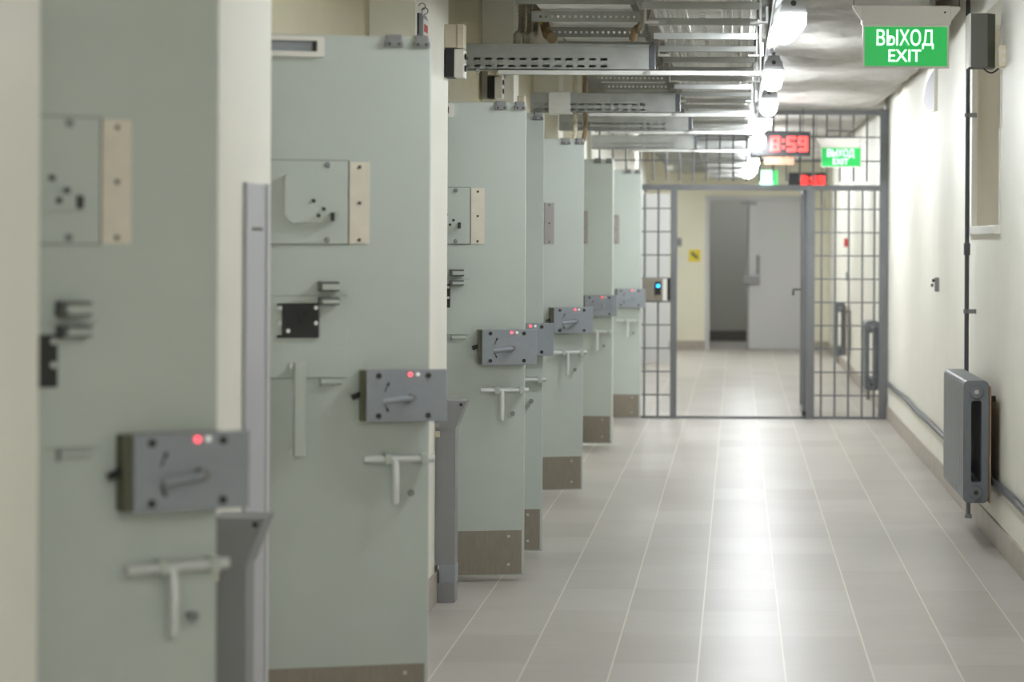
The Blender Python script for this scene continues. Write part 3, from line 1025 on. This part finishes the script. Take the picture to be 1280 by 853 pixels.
channel(10.8, -1.427, -0.40, 'nearest slotted metal channel reaching from the left wall above the third door')
channel(14.3, -1.235, -0.37, 'second slotted metal channel with a plain coupler near its wall end', cap=True)
channel(16.6, -1.235, -0.34, 'third slotted metal channel above the fifth cell door')
channel(19.85, -1.21, -0.36, 'farthest dark slotted metal channel just before the barred gate')

# corrugated conduits dropping to the wall
def smoothline(pts, n=14):
    out = []
    P = [Vector(p) for p in pts]
    for i in range(len(P) - 1):
        p0, p1, p2, p3 = P[max(i - 1, 0)], P[i], P[i + 1], P[min(i + 2, len(P) - 1)]
        for k in range(n):
            s = k / n
            out.append(0.5 * ((2 * p1) + (-p0 + p2) * s + (2 * p0 - 5 * p1 + 4 * p2 - p3) * s * s + (-p0 + 3 * p1 - 3 * p2 + p3) * s ** 3))
    out.append(P[-1])
    return out


cd = [(-0.998, 'conduit', 0.016, 'tan grey corrugated conduit dropping behind the nearest channel, first from the left wall'),
      (-0.962, 'conduit', 0.011, 'thin grey corrugated conduit second from the left wall above the nearest channel'),
      (-0.934, 'conduit', 0.013, 'grey corrugated conduit third from the left wall above the nearest channel')]
for x, m_, r, lab in cd:
    o = MB().tube(smoothline([(x + 0.01, 11.05, TOP), (x, 11.05, 2.75), (x, 11.08, 2.5), (x, 10.86, 2.44), (x, 10.85, 2.40)], 26), r, 10, 0.10).build('corrugated_conduit', M[m_])
    tag(o, lab, 'conduit', 'corrugated conduits by the left wall')
o = MB().tube(smoothline([(-0.89, 11.0, TOP), (-0.90, 11.05, 2.62), (-0.885, 11.08, 2.48), (-0.85, 10.9, 2.44), (-0.84, 10.86, 2.425)], 30), 0.022, 10, 0.08).build('corrugated_conduit', M['conduit_tan'])
tag(o, 'thick brown corrugated conduit curving right behind the nearest channel', 'conduit', 'corrugated conduits by the left wall')
o = MB().tube(smoothline([(-0.90, 10.98, 2.62), (-0.875, 10.97, 2.58), (-0.89, 10.96, 2.53), (-0.905, 10.97, 2.50)], 10), 0.006, 8).build('earth_wire', M['earth'])
tag(o, 'short yellow green earth wire looped beside the corrugated conduits', 'wire')
o = MB().tube(smoothline([(-0.42, 10.6, TOP), (-0.42, 10.6, 2.72), (-0.40, 10.62, 2.56), (-0.43, 10.66, 2.47), (-0.455, 10.68, 2.45), (-0.47, 10.73, 2.415)], 24), 0.017, 10, 0.08).build('corrugated_conduit', M['conduit_tan'])
tag(o, 'tan corrugated conduit looping down between the two cable trays', 'conduit', 'conduits between the trays')
o = MB().tube(smoothline([(-0.40, 10.38, TOP), (-0.40, 10.38, 2.75), (-0.39, 10.41, 2.58), (-0.41, 10.48, 2.47), (-0.43, 10.54, 2.44)], 24), 0.014, 10, 0.08).build('corrugated_conduit', M['conduit'])
tag(o, 'grey corrugated conduit bending beside the tan loop between the trays', 'conduit', 'conduits between the trays')
for x, yy, lab in ((-0.985, 14.1, 'pale vertical conduit behind the nearest channel, over the second channel'), (-0.93, 14.15, 'brown vertical conduit next to the pale one over the second channel')):
    o = MB().tube(smoothline([(x, yy + 0.4, TOP), (x, yy + 0.4, 2.7), (x, yy + 0.42, 2.4), (x - 0.02, yy + 0.45, 2.1), (-1.24, yy + 0.9, 1.95)], 22), 0.014, 10, 0.08).build('corrugated_conduit', M['cream_plastic'] if x < -0.95 else M['conduit_tan'])
    tag(o, lab, 'conduit', 'conduits over the second channel')

# lamps
o = MB().box(0.155, 0.215, 4.0, 20.4, 2.585, 2.615, 0.003).box(0.168, 0.176, 4.0, 20.4, 2.575, 2.586).box(0.196, 0.204, 4.0, 20.4, 2.575, 2.586).build('lamp_trunking', M['lampcase'])
tag(o, 'long grey trunking that carries the row of ceiling lamps', 'trunking')


def make_lamp():
    """0.62 m vapour-proof lamp, its near end at the origin"""
    t = thing('ceiling_lamp', 'x', 'lamp', group='row of glowing corridor lamps')
    L = 0.62
    prof = [(-0.054, 0.0), (-0.054, -0.036)]
    for k in range(1, 10):
        a = math.pi + math.pi * k / 10
        prof.append((0.054 * math.cos(a), -0.036 + 0.040 * math.sin(a)))
    prof += [(0.054, -0.036), (0.054, 0.0)]
    MB().poly([(x, 0.0, z) for x, z in prof], Vector((0, L, 0))).build('diffuser', M['lamp'], t)
    MB().box(-0.05, 0.05, 0.01, L - 0.01, 0.0, 0.055, 0.008).build('lamp_case', M['lampcase'], t)
    e = MB().poly([(-0.06, 0.004, 0.002), (0.06, 0.004, 0.002), (0.03, 0.004, 0.085), (-0.03, 0.004, 0.085)], Vector((0, 0.008, 0))).build('end_bracket', M['lampcase'], t)
    MB().disc((0, 0.004, 0.045), (0, -1, 0), 0.012, 0.004, 14).build('bracket_screw', M['hole'], e)
    MB().tube([(0, 0.12, 0.05), (0, 0.12, 0.111)], 0.012, 8).tube([(0, L - 0.12, 0.05), (0, L - 0.12, 0.111)], 0.012, 8).pieces('lamp_stem', M['lampcase'], t)
    return t


lam = [(0.232, 10.02, 2.462, 2.6, 'nearest and largest glowing ceiling lamp, just left of the big exit sign'),
       (0.200, 13.3, 2.462, 0, 'second glowing ceiling lamp from the camera'),
       (0.212, 15.95, 2.462, 0, 'third glowing ceiling lamp from the camera'),
       (0.205, 18.4, 2.455, 3.0, 'fourth glowing ceiling lamp, right above the red clock'),
       (0.172, 19.35, 2.36, 0, 'fifth glowing ceiling lamp, touching the left end of the red clock'),
       (0.190, 27.0, 2.45, 3, 'sixth glowing ceiling lamp, seen through the transom bars'),
       (0.168, 31.2, 2.45, 3, 'seventh and farthest glowing ceiling lamp, just over the gate doorway'),
       (0.20, 6.75, 2.462, 0, 'ceiling lamp above the second cell door, over the top of the picture'),
       (0.20, 1.4, 2.462, 0, 'ceiling lamp before the nearest cell door, over the top of the picture'),
       (0.20, -0.7, 2.462, 0, 'ceiling lamp above the camera position, out of the picture'),
       (0.20, -2.8, 2.462, 0, 'ceiling lamp at the rear wall behind the camera'),
       (0.172, 21.35, 2.385, 0, 'added fill lamp right behind the gate bars, hidden behind the fifth lamp'),  # added to brighten the corridor just past the gate
       (0.185, 29.2, 2.45, 0, 'added fill lamp between the sixth and the farthest lamp, beyond the gate'),  # extra lamp, added to raise the light at the far end
       (0.19, 24.1, 2.50, 0, 'added fill lamp between the fifth and sixth lamps, beyond the gate'),  # added to fill the dim stretch of wall and floor past the gate
       (-1.05, 30.0, 2.95, 0, 'added unseen fill lamp above the whitish door beyond the gate'),  # out of sight above the trays, added to light the whitish door
       (0.30, 35.4, 2.80, 0, 'ceiling lamp inside the dim room behind the end doorway')]
lp = make_lamp()
for i, (x, y, z, a, lab) in enumerate(lam):
    o = lp if i == 0 else copy_tree(lp)
    o.location = (x, y, z)
    o.rotation_euler = (0, 0, math.radians(a))
    o['label'] = lab

# exit signs
def exit_sign(loc, label, wires):
    """0.33 m edge-lit sign, origin at its lower left corner"""
    t = thing('exit_sign', label, 'exit sign', loc, group='green exit signs')
    Wd, Hd = 0.328, 0.156
    cs = MB().box(-0.012, Wd + 0.012, -0.02, 0.05, Hd + 0.008, Hd + 0.082, 0.004)
    cs.poly([(-0.012, -0.02, Hd + 0.02), (-0.012, -0.02, Hd + 0.08), (-0.048, -0.02, Hd + 0.083), (-0.048, -0.02, Hd + 0.074)], Vector((0, 0.02, 0)))
    cs.poly([(Wd + 0.012, -0.02, Hd + 0.02), (Wd + 0.05, -0.02, Hd + 0.068), (Wd + 0.05, -0.02, Hd + 0.078), (Wd + 0.012, -0.02, Hd + 0.08)], Vector((0, 0.02, 0)))
    c = cs.build('sign_case', M['sign_case'], t)
    MB().disc((Wd - 0.012, -0.02, Hd + 0.056), (0, -1, 0), 0.004, 0.002).build('test_button', M['black'], c)
    fr = MB().ring([(-0.007, 0, -0.008), (Wd + 0.007, 0, -0.008), (Wd + 0.007, 0, Hd + 0.008), (-0.007, 0, Hd + 0.008)], [(0, 0, 0), (Wd, 0, 0), (Wd, 0, Hd), (0, 0, Hd)], (0, 0.012, 0))
    fr.build('acrylic_edge', M['sign_case'], t)
    pn = MB().box(0, Wd, 0.002, 0.01, 0, Hd).build('green_panel', M['sign_green'], t)
    text_mesh('ВЫХОД', 0.064, 0.226, 0.001, 0.048, 0.0015, 0.082, 0.0).build('russian_word', M['sign_letter'], pn)
    text_mesh('EXIT', 0.048, 0.130, 0.001, 0.095, 0.0015, 0.018, 0.0).build('english_word', M['sign_letter'], pn)
    MB().tube([(-0.044, -0.01, Hd + 0.08), (-0.044, -0.01, wires)], 0.002, 6).build('hanging_wire', M['hole'], t)
    MB().tube([(Wd + 0.046, -0.01, Hd + 0.074), (Wd + 0.046, -0.01, wires)], 0.002, 6).build('hanging_wire', M['hole'], t)
    return t


sx, sz = at(1080.5, 82.5, 9.5)
e1 = exit_sign((sx, 9.5, sz), 'large sharp green exit sign hanging near the right wall', 0.44)
sx, sz = at(1027, 208, 20.2)
e2 = copy_tree(e1)
e2.location = (sx, 20.2, sz)
e2['label'] = 'smaller blurred green exit sign hanging in front of the gate bars'
sx, sz = at(950, 231, 32.0)
t = thing('exit_sign', 'faint mint green lit sign far behind the transom bars beside the lamps', 'exit sign', (sx, 32.0, sz), group='green exit signs')
MB().box(0.0, 0.175, 0, 0.03, 0, 0.19, 0.004).build('mint_panel', M['sign_mint'], t)
MB().box(0.175, 0.235, 0, 0.03, 0, 0.19, 0.004).build('green_panel', M['sign_green'], t)
MB().tube([(0.05, 0.015, 0.19), (0.05, 0.015, 2.62 - sz)], 0.004, 6).build('hanging_wire', M['hole'], t)
MB().tube([(0.19, 0.015, 0.19), (0.19, 0.015, 2.62 - sz)], 0.004, 6).build('hanging_wire', M['hole'], t)

# digital clocks
SEG = {'8': 'abcdefg', '5': 'afgcd', '9': 'abcdfg'}


def clock(loc, label, top):
    t = thing('digital_clock', label, 'clock', loc, group='red digit clocks')
    MB().box(-0.26, 0.24, 0, 0.06, -0.10, 0.105, 0.006).build('clock_case', M['black_case'], t)
    h, wd, th = 0.128, 0.082, 0.028
    for ch, cx in (('8', -0.052), ('5', 0.082), ('9', 0.178)):
        s = MB()
        for q in SEG[ch]:
            x0, x1 = cx - wd / 2, cx + wd / 2
            zt, zm, zb = h / 2, 0, -h / 2
            if q == 'a': s.box(x0 + 0.004, x1 - 0.004, -0.006, 0.001, zt - th, zt, 0.003)
            if q == 'g': s.box(x0 + 0.004, x1 - 0.004, -0.006, 0.001, zm - th / 2, zm + th / 2, 0.003)
            if q == 'd': s.box(x0 + 0.004, x1 - 0.004, -0.006, 0.001, zb, zb + th, 0.003)
            if q == 'f': s.box(x0, x0 + th, -0.006, 0.001, zm, zt - 0.003, 0.003)
            if q == 'b': s.box(x1 - th, x1, -0.006, 0.001, zm, zt - 0.003, 0.003)
            if q == 'e': s.box(x0, x0 + th, -0.006, 0.001, zb + 0.003, zm, 0.003)
            if q == 'c': s.box(x1 - th, x1, -0.006, 0.001, zb + 0.003, zm, 0.003)
        s.build('digit', M['digit_red'], t)
    s = MB()
    for z in (0.028, -0.028):
        s.disc((0.014, 0.001, z), (0, -1, 0), 0.014, 0.006, 12)
    s.pieces('colon', M['digit_red'], t)
    for x in (-0.235, 0.18):
        MB().tube([(x, 0.03, 0.1), (x, 0.03, top)], 0.004, 6).build('hanging_wire', M['hole'], t)
    return t


cx, cz = at(977, 180, 20.0)
k1 = clock((cx, 20.0, cz), 'black digital clock showing 8:59 in red, hung before the gate', 0.30)
cx2, cz2 = at(1010, 226, 31.0)
k2 = copy_tree(k1)
k2.location = (cx2, 31.0, cz2)
k2['label'] = 'small half hidden red digit clock far beyond the gate bars'
ax, az = at(955, 206, 20.02)
bx_, bz = at(993, 196, 20.02)
o = MB().box(ax, bx_, 20.02, 20.03, az, cz - 0.1, 0.001).build('printed_plate', M['peach'])
tag(o, 'small peach printed plate hung right under the red clock', 'plate')

# ------------------------------------------------------------------ camera
cam = bpy.data.cameras.new('camera')
co = bpy.data.objects.new('camera', cam)
C.objects.link(co)
cam.sensor_width = 36
cam.sensor_fit = 'HORIZONTAL'
cam.lens = F / 1280 * 36
cam.shift_x = -(921 - 640) / 1280
cam.shift_y = -(426.5 - 305) / 1280
cam.clip_start = 0.05
cam.clip_end = 100
co.matrix_world = Matrix.Translation((0, 0, EYE)) @ Matrix.Rotation(math.pi / 2, 4, 'X') @ Matrix.Rotation(ROLL, 4, 'Z')
cam.dof.use_dof = True
cam.dof.focus_distance = 10.7
cam.dof.aperture_fstop = 3.2
S.camera = co

# ------------------------------------------------------------------ world + view
wd = bpy.data.worlds.new('World')
S.world = wd
wd.use_nodes = True
wd.node_tree.nodes['Background'].inputs[0].default_value = (0.9, 0.92, 1, 1)
wd.node_tree.nodes['Background'].inputs[1].default_value = 0.0
S.view_settings.view_transform = 'Standard'
S.view_settings.look = 'None'
S.view_settings.gamma = 1
S.view_settings.use_curve_mapping = False
S.view_settings.exposure = 0.2
S.cycles.use_denoising = True
S.cycles.max_bounces = 10
S.cycles.diffuse_bounces = 8
